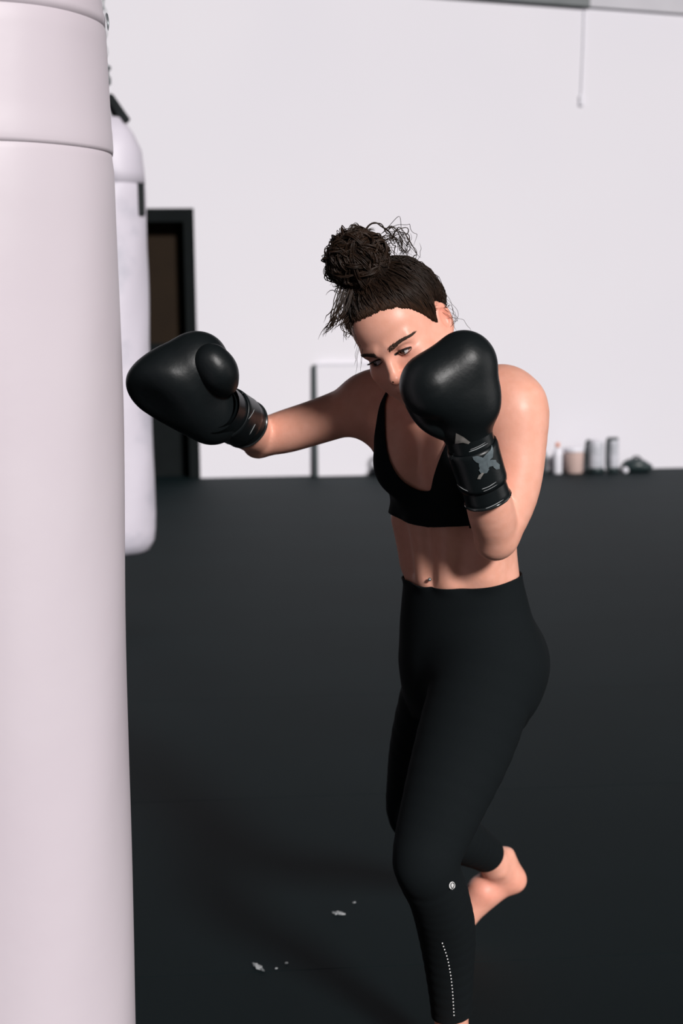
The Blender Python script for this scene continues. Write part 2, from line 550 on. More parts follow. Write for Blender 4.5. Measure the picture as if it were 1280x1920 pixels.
# things along the wall at the right
def bottle(s, t, h, r, body, cap, label):
    c = wl(s, t, 0)
    e = empty('bottle', c)
    link('body', *lathe([(r * 0.92, 0), (r, 0.01), (r, h * 0.62), (r * 0.9, h * 0.70), (r * 0.42, h * 0.80), (r * 0.40, h * 0.87)], c, 24), body, e)
    link('cap', *lathe([(r * 0.46, h * 0.865), (r * 0.46, h * 0.97), (r * 0.36, h), (0.002, h)], c, 20), cap, e)
    return tag(e, label, 'bottle')
M_MILK = node_mat('milky_plastic', (0.72, 0.71, 0.78), 0.4, noise=(12, 0.3, 2, (0.78, 0.77, 0.82)))
M_ORANGE = node_mat('orange_cap', (0.75, 0.22, 0.09), 0.4, noise=(12, 0.3, 2, (0.8, 0.26, 0.11)))
M_DGREY = node_mat('dark_grey_plastic', (0.05, 0.06, 0.065), 0.4, noise=(12, 0.3, 2, (0.06, 0.07, 0.075)))
bottle(3.44, 0.30, 0.30, 0.045, M_MILK, M_ORANGE, 'milky white bottle with an orange cap beside the beige bin')
bottle(3.33, 0.22, 0.24, 0.030, M_DGREY, M_CONDUIT, 'slim dark bottle with a pale cap nearest the boxer\'s elbow')
M_BEIGE = node_mat('beige_plastic', (0.56, 0.40, 0.36), 0.6, noise=(5, 0.3, 2, (0.62, 0.46, 0.42)))
c = wl(3.61, 0.26, 0)
bn = empty('bin', c)
link('body', *lathe([(0.082, 0), (0.088, 0.006), (0.098, 0.205), (0.098, 0.212)], c, 32), M_BEIGE, bn)
link('lid', *lathe([(0.103, 0.208), (0.105, 0.212), (0.105, 0.236), (0.10, 0.244), (0.02, 0.25), (0.002, 0.25)], c, 32), M_MILK, bn)
tag(bn, 'beige plastic bin with a pale lid standing against the wall', 'bin')
M_JUG = node_mat('frosted_jug', (0.60, 0.60, 0.66), 0.25, noise=(9, 0.2, 3, (0.34, 0.36, 0.39)))
M_TEAL = node_mat('blackish_teal_plastic', (0.016, 0.028, 0.030), 0.4, noise=(12, 0.3, 2, (0.022, 0.036, 0.038)))
def jug(s, t, h, r, label, dark_lid):
    c = wl(s, t, 0)
    e = empty('water_jug', c)
    link('base', *lathe([(r * 0.9, 0), (r * 1.04, 0.008), (r * 1.04, 0.045), (r * 0.98, 0.055)], c, 28), M_TEAL, e)
    link('body', *lathe([(r * 0.98, 0.05), (r, 0.06), (r, h * 0.86), (r * 0.9, h * 0.94)], c, 28), M_JUG, e)
    link('lid', *lathe([(r * 0.93, h * 0.925), (r * 0.95, h * 0.935), (r * 0.9, h * 0.985), (r * 0.5, h), (0.002, h)], c, 28), M_TEAL if dark_lid else M_CONDUIT, e)
    a = [c - WE * (r + d) + WN * 0.02 + np.array([0, 0, z]) for d, z in ((-0.01, 0.03), (0.018, 0.05), (0.022, h * 0.3), (0.022, h * 0.7), (0.012, h * 0.95), (-0.015, h * 0.96))]
    V, F = tubes([spline(a, 30)], 0.014, 8, taper=False); link('handle', V, F, M_TEAL, e)
    return tag(e, label, 'jug')
jug(3.815, 0.30, 0.325, 0.078, 'wide frosted water jug with a pale lid next to the beige bin', False)
jug(3.985, 0.32, 0.345, 0.050, 'narrow frosted water jug with a dark lid next to the gym bag', True)
def duffel(s, t):
    c = wl(s, t, 0)
    e = empty('gym_bag', c)
    pr = [ell(c + WE * a + np.array([0, 0, z]), (rx, 0.09, rz), 0.05) for a, z, rx, rz in ((-0.05, 0.055, 0.10, 0.065), (0.06, 0.045, 0.10, 0.05), (0.0, 0.075, 0.09, 0.05))]
    pr.append(Prim(lambda P: P[:, 2] - 0.0 - 0, c, 0.3, 0.008, True) if False else ell(c + np.array([0, 0, -0.25]), (0.6, 0.6, 0.25), 0.004, True))
    V, F = sdf_mesh(pr, c - 0.22, c + np.array([0.22, 0.22, 0.2]), 0.008)
    V[:, 2] = np.maximum(V[:, 2], 0.0)
    link('body', V, F, M_TEAL, e)
    hp = [c + WE * a - WN * 0.0 + np.array([0, 0, z]) for a, z in ((-0.05, 0.11), (-0.02, 0.148), (0.03, 0.14), (0.06, 0.09))]
    V, F = tubes([spline(hp, 20)], 0.009, 8, taper=False); link('carry_handle', V, F, M_STRAP, e)
    return tag(e, 'low black gym bag slumped on the floor at the wall', 'bag')
duffel(4.225, 0.28)
c = wl(4.075, 0.42, 0.032)
V, F = lathe([(0.032 * math.sin(a), -0.032 * math.cos(a)) for a in np.linspace(0.06, math.pi - 0.06, 14)], c, 20)
tag(link('ball', V, F, M_MILK), 'small white ball between the narrow jug and the gym bag', 'ball')

# white tape scraps on the floor
def scrap(px, py, Y, L, W, ang, label, seed):
    r_ = np.random.default_rng(seed)
    p = U(px, py, Y); p[2] = 0.0012
    n = 9
    top = [(-L / 2 + L * i / n, W / 2 * (0.35 + 0.65 * r_.random()) * math.sin(math.pi * (i + 0.5) / (n + 1))) for i in range(n + 1)]
    bot = [(x, -y * (0.4 + 0.8 * r_.random())) for x, y in top]
    ca, sa = math.cos(ang), math.sin(ang)
    V, F = [], []
    for z in (0, 0.0016):
        for x, y in top + bot:
            zz = z + (0.002 * r_.random() if z else 0)
            V.append((p[0] + x * ca - y * sa, p[1] + x * sa + y * ca, p[2] + zz))
    m = n + 1
    for i in range(n):
        F.append((2 * m + i, 3 * m + i, 3 * m + i + 1, 2 * m + i + 1)); F.append((i, i + 1, m + i + 1, m + i))
        F.append((i, 2 * m + i, 2 * m + i + 1, i + 1)); F.append((m + i, m + i + 1, 3 * m + i + 1, 3 * m + i))
    tag(link('tape_scrap', V, F, M_SCUFF, smooth=False), label, 'scrap', 'torn white tape scraps on the floor')
def floorY(py, px=640):
    d = _fw + _rt * (px - 640) / FPX + _up * (960 - py) / FPX
    return d[1] * CAM_H / -d[2]
scrap(635, 1714, floorY(1714), 0.036, 0.022, -0.35, 'long white tape scrap on black floor nearest the standing leg', 1)
scrap(484, 1813, floorY(1813), 0.052, 0.022, -0.95, 'largest ragged white tape scrap on black floor, nearest the white heavy bag', 2)
scrap(537, 1806, floorY(1806), 0.007, 0.006, 0.2, 'bright white speck of tape right of the ragged scrap', 3)
scrap(518, 1816, floorY(1816), 0.006, 0.005, 0.4, 'fainter white speck of tape between ragged scrap and bright speck', 4)
scrap(664, 1694, floorY(1694), 0.008, 0.006, 0.1, 'tiny pale tape speck just beyond the long white scrap', 5)

# ------------------------------------------------------------------ heavy bags
def add_chain(c, z0, z1, parent, n=None):
    n = n or int((z1 - z0) / 0.045)
    for i in range(n):
        z = z0 + (i + 0.5) * (z1 - z0) / n
        hh = (z1 - z0) / n * 0.62; w = 0.013
        a = np.linspace(0, 2 * math.pi, 17)
        x = w * np.cos(a); zz = hh * np.sin(a)
        L = np.stack([c[0] + (x if i % 2 else 0 * x), c[1] + (0 * x if i % 2 else x), z + zz], 1)
        V, F = tubes([L], 0.0035, 6, taper=False)
        link('chain_link', V, F, M_STEEL, parent)

# near bag
R1 = 0.205
e1 = U(231, 900, 2.32)
BC = np.array([e1[0] - R1 * 0.985, 2.30, 0.0])
b1 = empty('heavy_bag', (BC[0], BC[1], 0.12))
z1 = U(215, 287, 2.3)[2] ; z2 = U(200, 42, 2.3)[2]
def rip(a, z): return 0.0016 * math.sin(3 * a + 5 * z) + 0.0010 * math.sin(7 * a - 9 * z)
prof = [(0.05, 0.12), (0.13, 0.125), (0.17, 0.15), (R1 - 0.015, 0.20)]
prof += [(R1 - 0.016 * max(0, 1 - z / 1.35), z) for z in np.linspace(0.26, z1 - 0.03, 26)] + [(R1 - 0.002, z1 - 0.012), (R1 - 0.004, z1 + 0.02)]
link('body', *lathe(prof, BC, 96, rip), M_BAG, b1)
prof = [(R1 - 0.0032, z1 - 0.002), (R1 - 0.0016, z1 - 0.002), (R1 - 0.0004, z1 + 0.004), (R1 - 0.0004, z1 + 0.012), (R1 - 0.001, z1 + 0.03)] + [(R1 - 0.002 - 0.004 * t, z1 + 0.04 + (z2 - z1 - 0.05) * t) for t in np.linspace(0, 1, 8)] + [(R1 - 0.008, z2 - 0.004), (R1 - 0.012, z2 + 0.01)]
link('sleeve', *lathe(prof, BC, 96, rip), M_BAG, b1)
prof = [(R1 - 0.0095, z2 - 0.006), (R1 - 0.0075, z2 - 0.006), (R1 - 0.0062, z2 + 0.008), (R1 - 0.009, z2 + 0.02), (R1 - 0.013, z2 + 0.06), (R1 - 0.02, z2 + 0.3), (R1 - 0.06, z2 + 0.36), (0.02, z2 + 0.37)]
link('collar', *lathe(prof, BC, 96, rip), M_BAG, b1)
# small pull tab on the sleeve's edge
tp = [U(199.5, 25, 2.31), U(202, 40, 2.30), U(202.5, 58, 2.30)]
V, F = tubes([spline(tp, 12)], 0.002, 6); link('thread_tab', V, F, M_STEEL, b1)
for k in range(4):
    a = math.pi / 4 + k * math.pi / 2
    p0 = BC + np.array([0.16 * math.cos(a), 0.16 * math.sin(a), z2 + 0.34]); p1 = BC + np.array([0.012 * math.cos(a), 0.012 * math.sin(a), z2 + 0.72])
    V, F = tubes([np.linspace(p0, p1, 6)], 0.012, 6, taper=False); link('strap', V, F, M_STRAP, b1)
add_chain(BC, z2 + 0.70, 3.6, b1)
tag(b1, 'big white heavy bag in the foreground, cut by the picture edge', 'heavy bag')

# far bag
e2 = U(282, 700, 7.4); R2 = 0.182
B2 = np.array([e2[0] - R2, 7.4, 0.0])
b2 = empty('heavy_bag', (B2[0], B2[1], 0.25))
zt = U(270, 342, 7.4)[2]; zh = U(240, 222, 7.4)[2]; zb = U(260, 1040, 7.4)[2]
def rip2(a, z): return 0.003 * math.sin(3 * a + 4 * z) + 0.002 * math.sin(5 * a - 11 * z)
prof = [(0.03, zb), (0.10, zb + 0.006), (0.145, zb + 0.03), (0.172, zb + 0.08), (R2 - 0.003, zb + 0.14)] + [(R2 + 0.005 * math.exp(-((z - 0.72) / 0.15) ** 2), z) for z in np.linspace(zb + 0.22, zt - 0.02, 24)] + [(R2 - 0.01, zt)]
link('body', *lathe(prof, B2, 64, rip2), M_BAG2, b2)
prof = [(R2 - 0.012, zt - 0.015), (R2 - 0.002, zt - 0.012), (R2 - 0.003, zt + 0.05), (R2 - 0.010, zt + 0.16), (R2 - 0.045, zt + 0.24), (R2 - 0.10, zh), (0.06, zh + 0.005)]
link('hood', *lathe(prof, B2, 64, rip2), M_BAG2, b2)
for k, a in enumerate((-0.42, 1.15, 2.72, 4.29)):
    ca, sa = math.cos(a), math.sin(a)
    L = [B2 + np.array([r_ * ca, r_ * sa, z]) for r_, z in ((R2 + 0.002, zt - 0.17), (R2 + 0.002, zt - 0.01))]
    tg = np.array([-sa, ca, 0]); od = np.array([ca, sa, 0])
    V = []
    for p in L:
        for q in (-1, 1):
            for d in (-0.004, 0.012): V.append(p + tg * 0.02 * q + od * d)
    link('side_strap', V, [(0, 1, 3, 2), (4, 6, 7, 5), (0, 4, 5, 1), (2, 3, 7, 6), (0, 2, 6, 4), (1, 5, 7, 3)], M_STRAP, b2, smooth=False)
    p0 = B2 + np.array([(R2 - 0.072) * ca, (R2 - 0.072) * sa, zh - 0.03]); p1 = B2 + np.array([0.012 * ca, 0.012 * sa, zh + 0.10])
    V = []
    for p in (p0, p1):
        for q in (-1, 1):
            for d in (0, 0.02): V.append(p + tg * 0.016 * q + od * d + np.array([0, 0, d]))
    link('top_strap', V, [(0, 1, 3, 2), (4, 6, 7, 5), (0, 4, 5, 1), (2, 3, 7, 6), (0, 2, 6, 4), (1, 5, 7, 3)], M_STRAP, b2, smooth=False)
link('swivel', *lathe([(0.012, zh + 0.16), (0.028, zh + 0.17), (0.028, zh + 0.20), (0.018, zh + 0.21), (0.018, zh + 0.235), (0.03, zh + 0.24), (0.03, zh + 0.255), (0.01, zh + 0.265)], B2, 20), M_STEEL, b2)
add_chain(B2, zh + 0.26, 4.4, b2)
tag(b2, 'scuffed white heavy bag with black straps hanging behind the foreground bag', 'heavy bag')
#PERSON
# ------------------------------------------------------------------ the boxer
def yawf(a):
    a = math.radians(a)
    return np.array([math.cos(a), -math.sin(a), 0]), np.array([-math.sin(a), -math.cos(a), 0])   # her left, her front

# torso sections: picture x, y, distance, half width, half depth, yaw
SEC = [(884, 1345, 2.72, .110, .085, 47), (884, 1300, 2.72, .142, .104, 47), (881, 1245, 2.72, .153, .111, 47), (874, 1170, 2.715, .141, .102, 46),
       (867, 1085, 2.70, .121, .089, 45), (862, 1020, 2.69, .117, .085, 43), (857, 950, 2.68, .127, .093, 40),
       (850, 880, 2.67, .136, .098, 38), (846, 815, 2.665, .138, .094, 38), (840, 770, 2.66, .115, .074, 38), (832, 730, 2.65, .060, .055, 38)]
S = []
for px, py, Y, a, b, yw in SEC:
    p = U(px, py, Y); S.append((p[2], p[0], p[1], a, b, yw))
S = np.array(S); S = S[np.argsort(S[:, 0])]
zz = np.linspace(S[0, 0], S[-1, 0], 80)
def smooth_interp(col):
    v = np.interp(zz, S[:, 0], S[:, col])
    k = np.array([1, 3, 5, 6, 5, 3, 1.]); k /= k.sum()
    return np.convolve(np.pad(v, 3, mode='edge'), k, 'valid')
TS = [smooth_interp(c) for c in range(1, 6)]
def torso_fn(P):
    z = P[:, 2]; zc = np.clip(z, zz[0], zz[-1])
    cx, cy, a, b, yw = [np.interp(zc, zz, t) for t in TS]
    yw = np.radians(yw)
    dx, dy = P[:, 0] - cx, P[:, 1] - cy
    u = dx * np.cos(yw) - dy * np.sin(yw); f = -dx * np.sin(yw) - dy * np.cos(yw)
    k0 = np.sqrt((u / a) ** 2 + (f / b) ** 2); k1 = np.sqrt((u / a ** 2) ** 2 + (f / b ** 2) ** 2) + 1e-6
    d = k0 * (k0 - 1) / k1
    d = np.where(k0 < 0.05, -b, d)
    return np.maximum(d, np.maximum(z - zz[-1], zz[0] - z))
def tpt(z, u, f, frac=False):
    """point in the torso's own axes at height z: u to her left, f to her front"""
    cx, cy, a, b, yw = [float(np.interp(z, zz, t)) for t in TS]
    L, Fv = yawf(yw)
    if frac: u, f = u * a, f * b
    return np.array([cx, cy, z]) + L * u + Fv * f
def zpx(py, px=850, Y=2.62): return U(px, py, Y)[2]

body = []
body.append(Prim(torso_fn, (np.mean(S[:, 1]), np.mean(S[:, 2]), (zz[0] + zz[-1]) / 2), 0.42, 0.01))
zb_ = zpx(878)
for sgn in (-1, 1):
    body.append(ell(tpt(zb_, sgn * .060, .072), (.050, .050, .052), .030))
    body.append(cone(tpt(zb_ + .03, sgn * .06, .070), tpt(zb_ + .10, sgn * .075, .052), .040, .028, .04))
# glutes
for sgn in (-1, 1):
    body.append(ell(tpt(zpx(1262), sgn * .058, -.050), (.070, .066, .080), .04))
# abdomen: rectus columns, centre line, rib edge, navel
for sgn in (-1, 1):
    za, zc_ = zpx(1085), zpx(985)
    body.append(cone(tpt(za, sgn * .027, .066), tpt(zc_, sgn * .032, .070), .023, .023, .022))
    body.append(cone(tpt(zpx(1070), sgn * .088, .036), tpt(zpx(985), sgn * .100, .030), .026, .030, .03))
body.append(cone(tpt(zpx(1085), 0, .099), tpt(zpx(985), 0, .1035), .010, .010, .014, True))
for sgn in (-1, 1):
    body.append(cone(tpt(zpx(1080), sgn * .060, .088), tpt(zpx(1000), sgn * .066, .094), .008, .008, .016, True))
body.append(ell(tpt(zpx(1096), 0.0, .094), (.006, .006, .009), .006, True))

# shoulders, arms
LSH, LEL, LWR = U(962, 762, 2.56), U(931, 1006, 2.505), U(893, 862, 2.395)
RSH, REL, RWR = U(698, 750, 2.765), U(489, 821, 2.86), U(425, 775, 2.68)
body += chain([tpt(zpx(760), .10, -.01), LSH, U(969, 850, 2.54), U(958, 930, 2.525), LEL], [.050, .0575, .050, .046, .038], .035)
body += chain([LEL, U(921, 960, 2.465), U(906, 905, 2.425), LWR, U(884, 832, 2.385)], [.037, .0405, .035, .0255, .023], .012)
body.append(ell(U(924, 1022, 2.512), (.026, .026, .024), .016))
body += chain([tpt(zpx(760), -.09, -.0), RSH, U(648, 772, 2.79), U(590, 792, 2.82), U(535, 809, 2.845), REL], [.052, .052, .046, .0435, .042, .036], .035)
body += chain([REL, U(466, 806, 2.805), U(440, 788, 2.735), RWR], [.035, .040, .038, .029], .012)
body.append(ell(U(480, 838, 2.865), (.022, .022, .020), .016))
# latissimus / armpit sheets
body.append(cone(tpt(zpx(900), -.115, -.02), U(690, 772, 2.76), .036, .036, .05))
body.append(cone(tpt(zpx(900), .115, -.02), LSH - [0, 0, .03], .036, .036, .04))
# pectoral bridges
body.append(cone(tpt(zpx(815), -.05, .062), RSH, .030, .034, .05))
body.append(cone(tpt(zpx(815), .05, .062), LSH, .030, .034, .05))
# neck and trapezius
HC = U(775, 648, 2.595)                         # head centre
NB = U(828, 752, 2.665)
NT = U(788, 690, 2.625)
body += chain([NB, (NB + NT) / 2 + [0, 0.004, 0], NT], [.062, .053, .052], .03)
body.append(cone(U(818, 738, 2.68), U(735, 735, 2.755), .034, .030, .05))
body.append(cone(U(830, 738, 2.67), U(935, 728, 2.60), .036, .034, .05))
# collar bones
body.append(cone(tpt(zpx(772), -.02, .070), RSH + [.02, -.03, .028], .009, .009, .02))
body.append(cone(tpt(zpx(772), .02, .070), LSH + [-.03, -.02, .030], .009, .009, .02))

# legs: her left stands, her right trails with the heel lifted
LH, LK, LA = U(916, 1250, 2.64), U(800, 1612, 2.49), U(846, 1912, 2.665)
body += chain([LH, U(872, 1390, 2.585), U(826, 1520, 2.52), LK, U(822, 1680, 2.53), U(837, 1745, 2.585), U(843, 1830, 2.63), LA, LA + [0, 0, -.06]],
              [.092, .086, .068, .055, .050, .049, .040, .033, .036], .04)
RH, RK, RA = U(852, 1255, 2.79), U(782, 1525, 3.0), U(931, 1622, 3.28)
body += chain([RH, U(815, 1380, 2.88), U(792, 1460, 2.95), RK, U(818, 1553, 3.07), U(862, 1572, 3.15), U(908, 1599, 3.235), RA],
              [.090, .084, .070, .058, .055, .051, .038, .033], .04)
body.append(ell(LK + [-.012, -.03, .004], (.036, .03, .042), .03))
# standing foot
ft = np.array([-.62, -.78, 0]); sd = np.array([.78, -.62, 0])
a0 = np.array([LA[0], LA[1], 0])
body.append(cone(a0 - ft * .035 + [0, 0, .034], a0 + [0, 0, .062], .030, .036, .02))
body.append(cone(a0 + ft * .01 + [0, 0, .06], a0 + ft * .12 + [0, 0, .028], .036, .026, .02))
body.append(cone(a0 - ft * .035 + [0, 0, .031], a0 + ft * .12 + [0, 0, .026], .029, .026, .015))
for i, (w, l, rr) in enumerate(((-.030, .185, .013), (-.012, .180, .010), (.004, .172, .0095), (.018, .162, .009), (.031, .150, .0085))):
    body.append(cone(a0 + ft * .115 + sd * -w + [0, 0, .020], a0 + ft * l + sd * -w + [0, 0, rr + .001], rr + .004, rr, .004))
# lifted foot
HEEL, BALL = U(961, 1649, 3.30), U(856, 1738, 3.29)
body.append(cone(RA, HEEL, .034, .0285, .03))
body.append(cone(U(946, 1640, 3.30), U(907, 1668, 3.29), .030, .034, .020))
body.append(cone(U(905, 1672, 3.29), BALL, .036, .031, .02))
body.append(cone(HEEL, U(900, 1690, 3.295), .026, .024, .02))
body.append(ell(U(938, 1635, 3.252), (.014, .013, .014), .007))
body.append(cone(U(952, 1602, 3.285), HEEL, .016, .024, .02))       # achilles
tdir = np.array([-.75, -.25, 0]); tdir /= np.linalg.norm(tdir)
for i, off in enumerate((-.026, -.010, .004, .017, .029)):
    p = np.array([BALL[0], BALL[1], .016]) + np.array([tdir[1], -tdir[0], 0]) * off
    body.append(cone(p + [0, 0, .008], p + tdir * (.058 - abs(off) * .4) + [0, 0, -.005], .014, .0095, .006))

# ---- head, modelled in its own axes: x her left, -y forward, z up, origin between the ears at eye height
def Rx(a): a = math.radians(a); return np.array([[1, 0, 0], [0, math.cos(a), -math.sin(a)], [0, math.sin(a), math.cos(a)]])
def Ry(a): a = math.radians(a); return np.array([[math.cos(a), 0, math.sin(a)], [0, 1, 0], [-math.sin(a), 0, math.cos(a)]])
def Rz(a): a = math.radians(a); return np.array([[math.cos(a), -math.sin(a), 0], [math.sin(a), math.cos(a), 0], [0, 0, 1]])
HR = Ry(-23) @ Rz(-33) @ Rx(16)
HC = U(731, 669, 2.52) - HR @ np.array([0, -.083, 0.0])
HF = (HR, HC)
hd = []
def hE(c, r, k=.01, sub=False, rot=None): hd.append(ell(c, r, k, sub, 1, rot))
def hC(a, b, ra, rb, k=.01, sub=False): hd.append(cone(a, b, ra, rb, k, sub, 1))
hE((0, .014, .036), (.075, .094, .086), .02)
hE((0, -.040, .042), (.060, .050, .055), .03)          # forehead
hE((0, -.030, -.030), (.060, .058, .080), .03)         # face
hE((0, -.060, -.062), (.036, .034, .042), .025)        # muzzle
hE((0, -.072, -.104), (.021, .017, .017), .022)        # chin
for s in (-1, 1):
    hC((s * .056, .000, -.052), (s * .022, -.062, -.104), .017, .014, .028)
    hC((s * .060, .002, -.02), (s * .056, .000, -.055), .014, .016, .025)
    hE((s * .043, -.062, -.026), (.022, .018, .017), .022)   # cheekbone
    hE((s * .036, -.060, -.052), (.020, .020, .024), .025)
    hC((s * .012, -.0868, .0170), (s * .044, -.0715, .0195), .0100, .0095, .014)  # brow
    hE((s * .0305, -.0965, .0005), (.0165, .0195, .0105), .010, True)  # socket
hC((0, -.0865, .013), (0, -.1060, -.031), .0082, .0085, .010)   # nose
hE((0, -.1080, -.0345), (.0098, .0095, .0088), .008)
for s in (-1, 1):
    hE((s * .0108, -.0955, -.0375), (.0072, .0095, .0072), .006)
    hE((s * .0065, -.0995, -.0460), (.0038, .0055, .0045), .003, True)
    hE((s * .0310, -.0735, .0005), (.0142, .0140, .0136), .004)    # lids
    hE((s * .0312, -.0895, -.0005), (.0136, .0090, .0044), .0020, True)
    hE((s * .0312, -.0735, .0005), (.0120, .0121, .0120), .0006, True)
    # ear
    re = Rz(s * -22) @ Rx(-12)
    hE((s * .0765, .014, -.006), (.0065, .0185, .0315), .006, False, re)
    hE((s * .0832, .012, -.001), (.0078, .0110, .0200), .003, True, re)
    hC((s * .0795, .024, .014), (s * .0800, .028, -.010), .0030, .0030, .003)
    hC((s * .0785, .008, .022), (s * .0795, .024, .014), .0030, .0030, .003)
    hE((s * .0755, .004, -.032), (.0050, .0075, .0090), .005)
# lips
hC((-.021, -.0855, -.0660), (-.004, -.0955, -.0625), .0032, .0046, .004)
hC((.021, -.0855, -.0660), (.004, -.0955, -.0625), .0032, .0046, .004)
hC((-.004, -.0955, -.0625), (.004, -.0955, -.0625), .0046, .0046, .003)
hC((-.019, -.0855, -.0685), (0, -.0950, -.0735), .0034, .0058, .004)
hC((.019, -.0855, -.0685), (0, -.0950, -.0735), .0034, .0058, .004)
hC((-.020, -.0915, -.0672), (.020, -.0915, -.0672), .0009, .0009, .003, True)

ALL = body + hd
nk = (HC + HR @ np.array([0, .03, -.085]))
nk_p = NT * 0.55 + NB * 0.45
nk_n = (HC - NB); nk_n /= np.linalg.norm(nk_n)
all_c = np.array([p.c for p in body])
bV, bF = sdf_mesh(ALL, (-.34, 2.28, -.01), (.46, 3.42, 1.56), .0042, frame=HF)
hV, hFq = sdf_mesh(ALL, (-.10, -.125, -.20), (.10, .125, .14), .0014, frame=HF, grid_frame=HF)
# the same surface at two densities, met along one cut across the neck
def above(V):
    d = (V - nk_p) @ nk_n
    near = np.linalg.norm(V - HC, axis=1) < .24
    return np.where(near, d, -1.0)
hl = (hV - HC) @ HR
inbox = np.minimum.reduce([hl[:, 0] + .096, .096 - hl[:, 0], hl[:, 1] + .12, .12 - hl[:, 1], hl[:, 2] + .195])
def head_field(V):
    l = (V - HC) @ HR
    r_ = np.minimum.reduce([.094 - np.abs(l[:, 0]), .118 - np.abs(l[:, 1]), l[:, 2] + .125 + 0 * l[:, 0]])
    return r_
(bV2,), bT = clip(bV, bF, -head_field(bV))
(hV2,), hT = clip(hV, hFq, head_field(hV))
PV = np.concatenate([bV2, hV2]); PT = np.concatenate([bT, hT + len(bV2)])
floor_c = np.array([0.22, 2.75, 0])
person = empty('person', floor_c)
tag(person, 'woman in black bra and leggings with a messy bun, punching the heavy bag', 'person')
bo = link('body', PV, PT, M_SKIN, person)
# skin tint: lips, cheeks, ear rims, heel
loc = (PV - HC) @ HR
tint = np.ones((len(PV), 4))
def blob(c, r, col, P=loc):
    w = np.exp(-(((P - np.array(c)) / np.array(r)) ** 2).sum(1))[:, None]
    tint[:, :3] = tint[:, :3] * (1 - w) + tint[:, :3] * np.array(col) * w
blob((0, -.093, -.068), (.019, .03, .0075), (.80, .50, .52))
for s in (-1, 1):
    blob((s * .040, -.07, -.035), (.022, .03, .018), (1.0, .86, .84))
    blob((s * .080, .015, 0), (.012, .03, .03), (1.0, .82, .80))
    blob((s * .031, -.085, -.002), (.017, .02, .010), (.74, .60, .60))  # eye socket shade painted into the skin colour
blob((0, -.108, -.036), (.014, .014, .012), (1.0, .86, .84))
blob(HEEL, (.05, .05, .05), (1.0, .88, .86), PV)
blob(U(905, 1672, 3.25), (.06, .08, .05), (1.0, .86, .86), PV)
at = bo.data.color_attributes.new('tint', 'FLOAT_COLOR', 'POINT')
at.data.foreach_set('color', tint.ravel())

bN = normals(PV, PT)
# ---- leggings
waist_pts = [U(752, 1083, 2.72), U(800, 1106, 2.61), U(885, 1103, 2.59), U(975, 1075, 2.66)]
wz = np.array([p[2] for p in waist_pts]); wx = np.array([p[0] for p in waist_pts])
def waist_field(P):
    return np.interp(P[:, 0], wx, wz) - P[:, 2]
ldir = np.array(LK - LA); ldir /= np.linalg.norm(ldir)
hemL = U(845, 1901, 2.66)
rdir = np.array(RK - RA); rdir /= np.linalg.norm(rdir)
hemR = U(914, 1601, 3.245)
nR = rdir * .88 + np.array([0, 0, 0.15]); nR /= np.linalg.norm(nR)
def leg_field(P):
    w = waist_field(P)
    hem = np.where(P[:, 1] < 2.87, (P - hemL) @ np.array([-.13, 0, .99]), (P - hemR) @ nR)
    hem = np.where(P[:, 2] > .45, 1.0, hem)
    return np.minimum(w, hem)
lf = leg_field(PV)
(lV, lN), lT = clip(PV, PT, lf, (bN,))
lV = lV + lN * .0035
lg = link('leggings', lV, lT, M_CLOTH, person)
sm = lg.modifiers.new('thickness', 'SOLIDIFY'); sm.thickness = .0022; sm.offset = 1
# ---- bra
def chest_uv(P):
    z = np.clip(P[:, 2], zz[0], zz[-1])
    cx, cy, a, b, yw = [np.interp(z, zz, t) for t in TS]
    yw = np.radians(yw); dx, dy = P[:, 0] - cx, P[:, 1] - cy
    return dx * np.cos(yw) - dy * np.sin(yw), -dx * np.sin(yw) - dy * np.cos(yw)
u_, f_ = chest_uv(PV)
z915, z985, z_arm = zpx(916), zpx(986), zpx(872)
neck = np.where(f_ > 0, (z915 + .050 * (np.abs(u_) / .052) ** 2.4) - PV[:, 2], .05)
neck = np.clip(neck, -.05, .05)
low = PV[:, 2] - (z985 + .010 * np.abs(u_) / .1 - .0)
arm_lim = np.interp(PV[:, 2], [z985, z_arm - .02, z_arm + .02, zpx(800), zpx(740)], [.16, .150, .112, .098, .092])
side = arm_lim - np.abs(u_)
top = zpx(700) - PV[:, 2]
back = np.where(f_ < 0, np.where(np.abs(u_) < .03, .05, np.maximum(zpx(880) - PV[:, 2], .0) + .02), .05)
strap_in = np.where(f_ < 0.0, .05, .05)
keep = np.minimum.reduce([neck, low, side, top, back])
# arms stay bare: nothing far from the torso surface
tf = torso_fn(PV)
keep = np.minimum(keep, .075 - tf)
(cV, cN), cT = clip(PV, PT, keep, (bN,))
cV = cV + cN * .0035
br = link('sports_bra', cV, cT, M_CLOTH, person)
sm = br.modifiers.new('thickness', 'SOLIDIFY'); sm.thickness = .0025; sm.offset = 1
